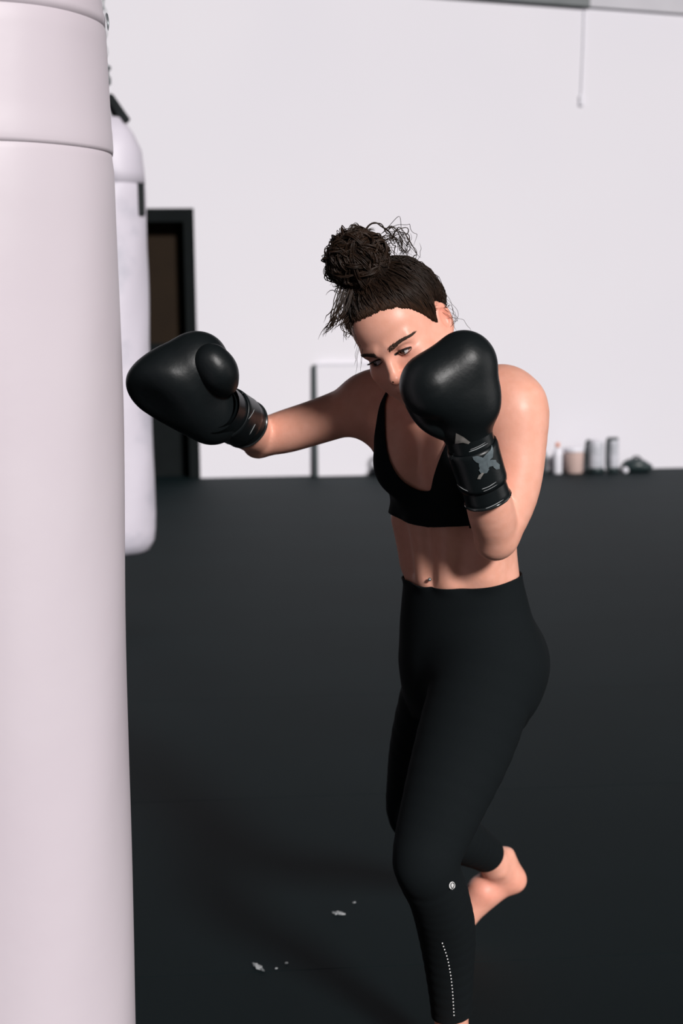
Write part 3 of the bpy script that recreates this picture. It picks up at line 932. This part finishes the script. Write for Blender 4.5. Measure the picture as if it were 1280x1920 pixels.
# ---- eyes
def hw(p): return HC + HR @ np.asarray(p, float)
for s in (-1, 1):
    c = np.array([s * .0312, -.0735, .0005])
    g = Rz(-24) @ Rx(0) @ np.array([0, -1, 0.02]); g /= np.linalg.norm(g)
    n1, n2 = 28, 20
    V, F = [], []
    ax = np.cross(g, [0, 0, 1]); ax /= np.linalg.norm(ax); az_ = np.cross(ax, g)
    th = np.concatenate([np.linspace(0, .50, 6), np.linspace(.54, math.pi - .02, 18)])
    for t in th:
        for k in range(n1):
            a = 2 * math.pi * k / n1
            r_ = .0119 + (.0005 * max(0, 1 - t / .5) if t < .5 else 0)
            V.append(hw(c + r_ * (g * math.cos(t) + (ax * math.cos(a) + az_ * math.sin(a)) * math.sin(t))))
    rows = len(th)
    FI, FW = [], []
    for i in range(rows - 1):
        for k in range(n1):
            q = (i * n1 + k, i * n1 + (k + 1) % n1, (i + 1) * n1 + (k + 1) % n1, (i + 1) * n1 + k)
            (FI if i < 6 else FW).append(q)
    ey = link('eye', V, FW + FI, M_EYE, person)
    ey.data.materials.append(M_IRIS)
    mi = np.zeros(len(FW) + len(FI), dtype=np.int32); mi[len(FW):] = 1
    ey.data.polygons.foreach_set('material_index', mi)
# ---- brows and lashes laid on the face
hb = bvh_of(loc[len(bV2):], hT)
def onface(x, z, lift=.0004):
    hit, nrm, _, _ = hb.ray_cast(Vector((x, -.2, z)), Vector((0, 1, 0)))
    if hit is None: return np.array([x, -.08, z])
    if nrm.y > 0: nrm = -nrm
    return np.array(hit + nrm * lift)
for s in (-1, 1):
    lines = []
    for i in range(280):
        t = rng.random()
        x0 = .0125 + .041 * t
        zc_ = .0150 + .0065 * math.sin(min(t * 1.25, 1.2) * 1.5) - .005 * max(0, t - .6)
        wdt = .0046 * (1 - .72 * t)
        z0 = zc_ + (rng.random() - .5) * 2 * wdt
        ang = .9 - 1.1 * t + (rng.random() - .5) * .4
        ln = .0065
        L = [hw(onface(s * (x0 + ln * q * math.cos(ang)), z0 + ln * q * math.sin(ang) * .7, .0005 + .0007 * q)) for q in np.linspace(0, 1, 4)]
        lines.append(np.array(L))
    V, F = tubes(lines, .00042, 3); tag(link('eyebrow', V, F, M_BROW, person), kind='stuff')
    lines = []
    for k in np.linspace(0.12, math.pi - 0.05, 34):
        x = s * (.0312 + .0136 * math.cos(k)); z = -.0005 + .0052 * math.sin(k)
        p = onface(x, z, .0002)
        L = [p, p + np.array([s * .0022 * math.cos(k), -.0038, .0002]), p + np.array([s * .0048 * math.cos(k), -.0062, .0026])]
        lines.append(np.array([hw(q) for q in spline(L, 5)]))
    rim = [hw(onface(s * (.0312 + .0137 * math.cos(k)), -.0005 + .0051 * math.sin(k), .0003)) for k in np.linspace(0.02, math.pi, 24)]
    rim2 = [hw(onface(s * (.0312 + .0137 * math.cos(k)), -.0005 - .0049 * math.sin(k), .0001)) for k in np.linspace(0.02, math.pi, 24)]
    V, F = tubes(lines + [np.array(rim), np.array(rim2)], [.00035] * len(lines) + [.0014, .0007], 4)
    tag(link('eyelashes', V, F, M_LASH, person), kind='stuff')
# ---- piercings
def ring(c, r_, axis, name, rad=.0011):
    a = np.linspace(0, 2 * math.pi, 25); axis = np.asarray(axis, float); axis /= np.linalg.norm(axis)
    x = np.cross(axis, [0.2, 0.1, 0.97]); x /= np.linalg.norm(x); y = np.cross(axis, x)
    V, F = tubes([c + r_ * (np.cos(a)[:, None] * x + np.sin(a)[:, None] * y)], rad, 6, taper=False)
    return link(name, V, F, M_SILVER, person)
ring(hw((.086, .026, .010)), .0055, HR @ np.array([0, .4, 1]), 'earring')
ring(hw((.0165, -.099, -.041)), .0036, HR @ np.array([.3, 0.2, 1]), 'nose_ring', .0007)
np_ = tpt(zpx(1097), 0, .094)
L, Fv = yawf(45)
V, F = lathe([(.0035 * math.sin(a), -.0035 * math.cos(a)) for a in np.linspace(.1, math.pi - .1, 9)], np_ + Fv * .002 + [0, 0, .009], 12); link('navel_stud', V, F, M_STEEL, person)

# ---- hair
def hairline(P):
    azi = np.degrees(np.arctan2(np.abs(P[:, 0]), -(P[:, 1] - .005)))
    zl = np.interp(azi, [0, 20, 38, 52, 64, 74, 82, 90, 100, 112, 130, 155, 180], [.077, .076, .066, .048, .026, .006, -.006, .012, .024, .018, -.012, -.045, -.055])
    zl = zl + .0008 * np.sin(P[:, 0] * 520) + .0008 * np.sin(P[:, 0] * 1310 + P[:, 1] * 900)
    return P[:, 2] - zl
LH_ = loc[len(bV2):]
earmask = (np.abs(LH_[:, 0]) > .0745) & (LH_[:, 2] < .028) & (np.abs(LH_[:, 1] - .014) < .03)
hf = np.where(earmask, -.005, hairline(LH_) - .005)
hN = normals(LH_, hT)
(kV, kN, kf), kT = clip(LH_, hT, hf, (hN, hf))
groove = .0012 * np.sin(np.arctan2(kV[:, 0] + .0, kV[:, 1] - .01) * 46 + 3 * np.sin(kV[:, 2] * 60))
kV = kV + kN * (np.minimum(.0085, kf * .30) + groove * np.minimum(1, kf * 40))[:, None]
hair = link('hair', [hw(p) for p in kV], kT, M_CORE, person)
kb_ = bvh_of(kV, kT)
CC = Vector((0, .014, .036))
BD = Vector((-.10, -.06, 1.0)).normalized()        # where the hair is gathered
def oncap(d, lift):
    o_ = CC + d * .25
    hit, nrm, _, _ = kb_.ray_cast(o_, -d)
    if hit is None: hit, nrm, _, _ = hb.ray_cast(o_, -d)
    if hit is None: hit = CC + Vector((d.x * .083, d.y * .102, d.z * .094))
    return np.array(hit) + np.array(d) * lift
lines, rads = [], []
edge = np.nonzero(kf < .010)[0]
inner = np.nonzero(kf >= .012)[0]
for i in range(2600):
    vi = rng.choice(edge) if i < 1500 else rng.choice(inner)
    d0 = (Vector(kV[vi]) - CC).normalized()
    if i % 3 == 0 and i < 1500: d0 = (d0 - BD * .045 * rng.random()).normalized()
    endd = (BD + Vector(rng.normal(0, .10, 3))).normalized()
    stray = rng.random() < .12
    n = 13; L = []
    side_j = rng.normal(0, .05)
    for q in range(n):
        t = q / (n - 1)
        d = d0.slerp(endd, t) if d0.dot(endd) < .999 else endd
        d = (d + Vector((side_j * math.sin(math.pi * t), 0, 0))).normalized()
        lift = .0008 + .0035 * math.sin(math.pi * t) * rng.random() ** .5 * (1 if not stray else 2.6) + .010 * t ** 6
        L.append(hw(oncap(d, lift)))
    lines.append(np.array(L)); rads.append(.0006 if i % 4 else .0010)
V, F = tubes(lines, rads, 3); tag(link('hair_strands', V, F, M_HAIR, hair), kind='stuff')
# fine hairs thinning out on to the skin along the hairline
lines = []
edge = np.nonzero((kf < .004) & (kV[:, 1] < .01))[0]
for i in range(2600):
    d0 = (Vector(kV[rng.choice(edge)]) - CC).normalized()
    st_ = (d0 - BD * (.17 * rng.random() ** 1.7) + Vector(rng.normal(0, .008, 3))).normalized()
    en_ = (d0 + (BD - d0) * (.10 + .25 * rng.random()) + Vector(rng.normal(0, .03, 3))).normalized()
    L = [hw(oncap(st_.slerp(en_, t), .0004 + .0022 * t)) for t in np.linspace(0, 1, 7)]
    lines.append(np.array(L))
V, F = tubes(lines, .00036, 3); tag(link('fine_hairs', V, F, M_FINE, hair), kind='stuff')
# bun: core plus tangled curls
BUN = hw((-.003, -.004, .163))
def bun_prims():
    pr = [ell(BUN, (.036, .036, .040), .02)]
    for i in range(40):
        d = rng.normal(0, 1, 3); d /= np.linalg.norm(d)
        pr.append(ell(BUN + d * (.030 + .012 * rng.random()), (.008 + .008 * rng.random(),) * 3, .006))
    pr.append(cone(hw((0, .0, .108)), BUN, .046, .030, .03))
    return pr
bv, bq = sdf_mesh(bun_prims(), BUN - .10, BUN + .10, .0025)
link('bun', bv, bq, M_CORE, hair)
lines, rads = [], []
for i in range(300):          # locks: bundles of parallel hairs winding round the bun
    a = rng.normal(0, 1, 3); a /= np.linalg.norm(a)
    b = np.cross(a, rng.normal(0, 1, 3)); b /= np.linalg.norm(b)
    c2 = np.cross(a, b)
    R_ = .034 + .020 * rng.random() ** 1.3
    ph = rng.random() * 6.28; span = 1.0 + 1.8 * rng.random(); fq = 7 + 9 * rng.random()
    t = np.linspace(0, 1, 24)
    tilt = (rng.random() - .5) * .8; am = .05 + .10 * rng.random()
    for j in range(9):
        of = rng.normal(0, .0022, 3); w2 = rng.normal(0, .02)
        wob = 1 + am * np.sin(t * fq + ph) + w2 * np.sin(t * 19 + j)
        L = BUN + of + (R_ * wob)[:, None] * (np.cos(ph + span * t)[:, None] * b + np.sin(ph + span * t)[:, None] * c2 + tilt * a * np.sin(3 * t)[:, None] * .5)
        lines.append(L); rads.append(.0007 if j % 3 else .0011)
def strand_px(pts, r_=.0010, n=26, wig=.0015):
    L = spline([U(*p) for p in pts], n)
    ph = rng.random(3) * 6.28; t = np.linspace(0, 1, n)
    L = L + wig * np.stack([np.sin(14 * t + ph[0]), np.sin(11 * t + ph[1]), np.sin(17 * t + ph[2])], 1) * t[:, None]
    lines.append(L); rads.append(r_)
Yb = float(BUN[1])
for j in range(30):     # loose curls right of the bun
    x0, y0 = 722 + rng.normal(0, 9), 452 + rng.normal(0, 12)
    strand_px([(x0, y0, Yb), (x0 + 22 + rng.normal(0, 7), y0 - 8 + rng.normal(0, 9), Yb - .01), (x0 + 36 + rng.normal(0, 8), y0 + 12 + rng.normal(0, 9), Yb), (x0 + 44 + rng.normal(0, 9), y0 + 32 + rng.normal(0, 9), Yb + .01)], .0005 if j % 4 else .0009, wig=.005)
strand_px([(676, 448, Yb), (690, 424, Yb), (706, 418, Yb), (720, 428, Yb), (734, 442, Yb), (742, 460, Yb)], .0016)
strand_px([(680, 444, Yb), (694, 421, Yb), (712, 420, Yb), (726, 436, Yb), (738, 446, Yb)], .0012)
strand_px([(672, 440, Yb), (657, 444, Yb), (653, 456, Yb)], .0006)
for j in range(70):     # frizzy ends on the left of the bun
    x0, y0 = 656 + rng.normal(0, 7), 494 + rng.normal(0, 20)
    strand_px([(x0, y0, Yb), (x0 - 16 + rng.normal(0, 5), y0 + 4 + rng.normal(0, 8), Yb), (x0 - 29 + rng.normal(0, 6), y0 + 12 + rng.normal(0, 10), Yb)], .0010, 18, .004)
Yw = float(hw((-.05, -.07, .1))[1])
for j in range(26):     # wisps falling past the temple
    x0 = 650 + rng.normal(0, 7); e_ = rng.random()
    yend = 590 + 46 * e_
    strand_px([(x0 + 6, 530 + rng.normal(0, 5), Yw), (x0 - 4, 560, Yw - .01), (x0 - 8 - 10 * e_, 560 + (yend - 560) * .55, Yw - .015), (x0 - 15 - 25 * e_ + rng.normal(0, 5), yend, Yw - .01)], .0008 if j % 3 else .0013, 20, .0025)
for j in range(14):
    x0 = 655 + rng.normal(0, 5)
    strand_px([(x0 + 4, 590, Yw), (x0 - 6 + rng.normal(0, 5), 612, Yw), (x0 - 2 + rng.normal(0, 12), 632 + rng.normal(0, 8), Yw)], .0006, 16, .003)
Ye = float(hw((.075, .02, .02))[1])
for j in range(6):      # fly-aways behind the ear
    strand_px([(828, 545 + 8 * j, Ye), (842 + 3 * j, 560 + 8 * j, Ye), (852 + rng.normal(0, 4), 585 + 4 * j, Ye), (846 + rng.normal(0, 6), 604 + 4 * j, Ye)], .00035, 18, .001)
strand_px([(782, 490, Yb), (788, 475, Yb), (787, 455, Yb)], .0004)
strand_px([(838, 595, Ye), (868, 600, Ye), (884, 625, Ye)], .0004)
for j in range(5):
    strand_px([(672 + 3 * j, 640, Yw), (668 + 3 * j + rng.normal(0, 3), 665, Yw), (664 + 3 * j + rng.normal(0, 5), 695 + rng.normal(0, 8), Yw)], .0003, 14, .001)
V, F = tubes(lines, rads, 4); tag(link('loose_curls', V, F, M_HAIR, hair), kind='stuff')
tie = [hw((.036 * math.cos(a), -.003 + .036 * math.sin(a), .126)) for a in np.linspace(0, 2 * math.pi, 40)]
V, F = tubes([np.array(tie)], .004, 8, taper=False); link('hair_tie', V, F, M_CLOTH, hair)

# ---- prints on the leggings
lb = bvh_of(lV + lN * 0.003, lT)
disc = lambda cx, cy, rx, ry, n=24: [(cx + rx * math.cos(2 * math.pi * i / n), cy + ry * math.sin(2 * math.pi * i / n)) for i in range(n)]
logo = decal('round_logo', disc(846.5, 1660, 5.6, 7.6), lb, M_WHITE, lg, .0012, 3)
omega = spline([(842.5, 1665.5, 0), (844.3, 1667, 0), (845.6, 1664.6, 0), (843.6, 1660, 0), (843.9, 1656, 0), (846.8, 1654.2, 0), (849.4, 1656, 0), (849.2, 1660, 0), (847.2, 1664.6, 0), (849, 1666.2, 0), (850.4, 1663.5, 0)], 40)
L = decal_line(omega[:, :2], lb, .0022)
V, F = tubes([L], .0006, 4, taper=False); link('omega_mark', V, F, M_INK, lg)
dp = spline([(829, 1768, 0), (838, 1795, 0), (844, 1825, 0), (847.5, 1855, 0), (849.5, 1885, 0), (850.5, 1903, 0)], 300)
_al = np.r_[0, np.cumsum(np.linalg.norm(np.diff(dp, axis=0), axis=1))]
dp = np.stack([np.interp(np.linspace(0, _al[-1], 23), _al, dp[:, c]) for c in range(3)], 1)
Vs, Fs, b_ = [], [], 0
for p in dp:
    q = decal_line([p[:2]], lb, .0009)
    if len(q) == 0: continue
    v, f = lathe([(.0014 * math.sin(a), -.0014 * math.cos(a)) for a in np.linspace(.15, math.pi - .15, 6)], q[0], 8)
    Vs.append(v); Fs += [tuple(i + b_ for i in g) for g in f]; b_ += len(v)
if Vs: tag(link('reflective_dots', np.concatenate(Vs), Fs, M_WHITE, lg), 'row of small white reflective dots down the calf', kind='stuff')

# ------------------------------------------------------------------ boxing gloves
def mpx(r_px, Y): return r_px * Y / FPX * 1.0
def shell_cuff(A, B, ra, rb, squash=1.0):
    pass
# guard glove (her left hand)
gl = empty('boxing_glove', U(890, 900, 2.37))
def gp(px, py, Y, r_): return U(px, py, Y), mpx(r_, Y)
a_, ra_ = gp(812, 722, 2.335, 55); b_p, rb_ = gp(869, 678, 2.345, 50); c_, rc_ = gp(876, 758, 2.36, 48); d_, rd_ = gp(868, 790, 2.375, 44)
mit = [cone(a_, b_p, ra_, rb_, .02), cone(b_p, c_, rb_, rc_, .03), cone(a_, c_, ra_, rc_, .03), cone(c_, d_, rc_, rd_, .03), cone(U(872, 700, 2.348), U(876, 728, 2.352), mpx(50, 2.35), mpx(50, 2.35), .03), cone(d_, U(880, 824, 2.388), rd_ * .98, mpx(43, 2.38), .02)]
mit.append(cone(U(800, 745, 2.270), U(848, 722, 2.262), .006, .006, .012, True))
lo = np.min([p.c - p.r for p in mit], 0) - .02; hi = np.max([p.c + p.r for p in mit], 0) + .02
V, F = sdf_mesh(mit, lo, hi, .0025); link('mitt', V, F, M_LEATHER, gl); mitL = (V, F)
th = chain([U(838, 798, 2.37), U(808, 780, 2.365), U(784, 752, 2.37)], [.026, .026, .023], .01)
lo = np.min([p.c - p.r for p in th], 0) - .02; hi = np.max([p.c + p.r for p in th], 0) + .02
V, F = sdf_mesh(th, lo, hi, .0025); link('thumb', V, F, M_LEATHER, gl)
def cuff_mesh(A, B, ra, rb, n=44, m=18, thick=.008, squash=.92, flare=.004, up=None):
    """open tube from A (hand end) to B (arm end) with a wall and a rolled rim"""
    A, B = np.asarray(A), np.asarray(B); ax = (B - A) / np.linalg.norm(B - A)
    x = np.cross(ax, [0, 1, .05]); x /= np.linalg.norm(x); y = np.cross(ax, x)
    V, F = [], []
    prof = [(t, ra + (rb - ra) * t + flare * t ** 4) for t in np.linspace(0, 1, m)]
    prof += [(1.018, rb + flare - thick * .35), (1.012, rb + flare - thick), (.9, rb + flare * .5 - thick)] + [(t, ra + (rb - ra) * t - thick) for t in np.linspace(.8, 0, 6)]
    for t, r_ in prof:
        for k in range(n):
            a = 2 * math.pi * k / n
            V.append(A + (B - A) * t + (x * math.cos(a) + y * squash * math.sin(a)) * r_)
    for i in range(len(prof) - 1):
        for k in range(n):
            k2 = (k + 1) % n; F.append((i * n + k, (i + 1) * n + k, (i + 1) * n + k2, i * n + k2))
    return np.array(V), F, (ax, x, y)
def cuff_ring(A, B, fr, r_, t, rad, squash=.92, n=60):
    ax, x, y = fr; A, B = np.asarray(A), np.asarray(B)
    a = np.linspace(0, 2 * math.pi, n)
    L = A + (B - A) * t + (np.cos(a)[:, None] * x + squash * np.sin(a)[:, None] * y) * r_
    return tubes([L], rad, 6, taper=False)
def strap_mesh(A, B, fr, ra, rb, t0, t1, a0, a1, lift, th_, squash=.92, n=60, m=10):
    ax, x, y = fr; A, B = np.asarray(A), np.asarray(B)
    V, F = [], []
    for layer in (lift + th_, lift):
        for i in range(m + 1):
            t = t0 + (t1 - t0) * i / m
            e_ = min(i, m - i) / m
            for k in range(n + 1):
                a = a0 + (a1 - a0) * k / n
                r_ = ra + (rb - ra) * t + .004 * t ** 4 + layer - (.0015 if (layer > lift and e_ == 0) else 0)
                V.append(A + (B - A) * t + (x * math.cos(a) + y * squash * math.sin(a)) * r_)
    w = n + 1; off = (m + 1) * w
    for i in range(m):
        for k in range(n):
            F.append((i * w + k, (i + 1) * w + k, (i + 1) * w + k + 1, i * w + k + 1))
            F.append((off + i * w + k, off + i * w + k + 1, off + (i + 1) * w + k + 1, off + (i + 1) * w + k))
    for i in range(m):
        for k in (0, n):
            q = (i * w + k, off + i * w + k, off + (i + 1) * w + k, (i + 1) * w + k); F.append(q if k == 0 else q[::-1])
    for k in range(n):
        F.append((k, k + 1, off + k + 1, off + k)); q = m * w; F.append((q + k, off + q + k, off + q + k + 1, q + k + 1))
    return np.array(V), F
A, B = U(872, 795, 2.37), U(914, 934, 2.418); ra_, rb_ = mpx(47, 2.35), mpx(40, 2.38)
V, F, fr = cuff_mesh(A, B, ra_, rb_); cf = link('cuff', V, F, M_LEATHER2, gl)
V2, F2 = strap_mesh(A, B, fr, ra_, rb_, .28, .80, 0, 2 * math.pi, .0005, .004)
st = link('wrist_strap', V2, F2, M_LEATHER2, gl)
V3, F3 = cuff_ring(A, B, fr, rb_ + .0035, 1.005, .003); link('rim_piping', V3, F3, M_PIPING, cf)
sb = bvh_of(V2, F2)
allV = np.concatenate([V, V2]); allF = list(F) + [tuple(i + len(V) for i in f) for f in F2]
cb = bvh_of(allV, allF)
def stitch(pts, parent, bvh, rad=.0006, n=24, dash=None):
    P_ = spline([(p[0], p[1], 0) for p in pts], n)[:, :2]
    L = decal_line(P_, bvh, .0007)
    if len(L) < 3: return
    if dash:
        ls = [L[i:i + dash] for i in range(0, len(L) - dash, dash + 1)]
    else: ls = [L]
    V, F = tubes(ls, rad, 4); link('stitching', V, F, M_THREAD, parent)
stitch([(879, 847), (895, 841), (914, 831)], st, cb, .0007)
stitch([(881, 843), (896, 837), (910, 829)], st, cb, .0004)
stitch([(903, 917), (916, 912), (930, 903)], st, cb, .0006)
stitch([(906, 921), (918, 916), (932, 908)], st, cb, .0004)
stitch([(846, 892), (855, 905), (866, 915), (878, 921)], st, cb, .0006)
stitch([(851, 850), (846, 862), (843, 875), (843, 890)], st, cb, .0005, 40, 2)
stitch([(906, 955), (925, 947), (944, 936)], cf, cb, .0006)
def oval(cx, cy, rx, ry, ang, n=18):
    return [(cx + rx * math.cos(t) * math.cos(ang) - ry * math.sin(t) * math.sin(ang), cy + rx * math.cos(t) * math.sin(ang) + ry * math.sin(t) * math.cos(ang)) for t in np.linspace(0, 2 * math.pi, n, endpoint=False)]
# grey flower-like emblem on the strap
em = decal('emblem', oval(908, 869, 10.5, 13.5, .35), cb, M_EMBLEM, gl, .0014, 4)
for k_, pl in enumerate(([(905, 857), (914, 848), (919, 842), (922, 835.5), (923.5, 846), (922.5, 857), (915, 864)],
                         [(900, 869), (892, 866), (887, 861), (885.5, 856), (894, 854.5), (903, 857), (908, 862)],
                         [(912, 866), (920, 861.5), (928, 862), (930, 868), (925, 873), (914, 875)],
                         [(922, 869), (930, 866.5), (935, 871), (935, 879), (929, 880), (924, 876)],
                         [(900, 874), (897, 881), (902, 888), (912, 886), (916, 879), (908, 872)])):
    decal('petal', pl, cb, M_EMBLEM, em, .0015 + .0001 * k_, 3)
decal('stem', [(894.5, 897), (897.5, 890), (904, 885), (906.5, 886.5), (903, 892), (900, 897.5)], cb, M_TAB, em, .0021, 3)
mb = bvh_of(*mitL)
decal('side_tab', [(855, 811), (868, 818), (881, 828), (878, 832), (868, 829), (853, 831)], bvh_of(np.concatenate([allV, mitL[0]]), allF + [tuple(int(i) + len(allV) for i in f) for f in mitL[1]]), M_TAB, cf, .0014, 3)
tag(gl, 'black leather boxing glove with grey emblem on its strap, held before the face', 'boxing glove', 'boxing gloves')

# punching glove (her right hand)
gr = empty('boxing_glove', U(420, 770, 2.68))
a_, ra_ = gp(300, 733, 2.63, 61); b_p, rb_ = gp(371, 679, 2.64, 50); c_, rc_ = gp(397, 776, 2.69, 51); d_, rd_ = gp(340, 750, 2.65, 54)
mit = [cone(a_, b_p, ra_, rb_, .02), cone(b_p, c_, rb_, rc_, .03), cone(a_, d_, ra_, rd_, .03), cone(d_, c_, rd_, rc_, .03), cone(U(326, 706, 2.635), U(350, 700, 2.64), mpx(56, 2.6), mpx(57, 2.6), .03)]
_n = np.array([-.42, -.66, -.62]); _n /= np.linalg.norm(_n)
mit.append(ell(U(322, 748, 2.63) + _n * (.60 + .024), (.60, .60, .60), .03, True))
lo = np.min([p.c - p.r for p in mit], 0) - .02; hi = np.max([p.c + p.r for p in mit], 0) + .02
V, F = sdf_mesh(mit, lo, hi, .0025); link('mitt', V, F, M_LEATHER, gr)
th = chain([U(418, 716, 2.625), U(410, 696, 2.600), U(396, 677, 2.595)], [mpx(29, 2.6), mpx(35, 2.6), mpx(33, 2.6)], .01)
lo = np.min([p.c - p.r for p in th], 0) - .02; hi = np.max([p.c + p.r for p in th], 0) + .02
V, F = sdf_mesh(th, lo, hi, .0025); link('thumb', V, F, M_LEATHER, gr)
A, B = U(404, 764, 2.65), U(459, 795, 2.775); ra_, rb_ = mpx(50, 2.68), mpx(42, 2.78)
V, F, fr = cuff_mesh(A, B, ra_, rb_); cf = link('cuff', V, F, M_LEATHER2, gr)
V2, F2 = strap_mesh(A, B, fr, ra_, rb_, .30, .82, 0, 2 * math.pi, .0005, .004)
st = link('wrist_strap', V2, F2, M_LEATHER2, gr)
V3, F3 = cuff_ring(A, B, fr, rb_ + .0035, 1.005, .003); link('rim_piping', V3, F3, M_PIPING, cf)
allV = np.concatenate([V, V2]); allF = list(F) + [tuple(i + len(V) for i in f) for f in F2]
cb = bvh_of(allV, allF)
stitch([(476, 768), (472, 776), (465, 786)], st, cb, .0006)
stitch([(478, 795), (472, 806), (467, 815)], cf, cb, .0006)
tag(gr, 'black leather boxing glove on the outstretched arm, striking towards the heavy bag', 'boxing glove', 'boxing gloves')
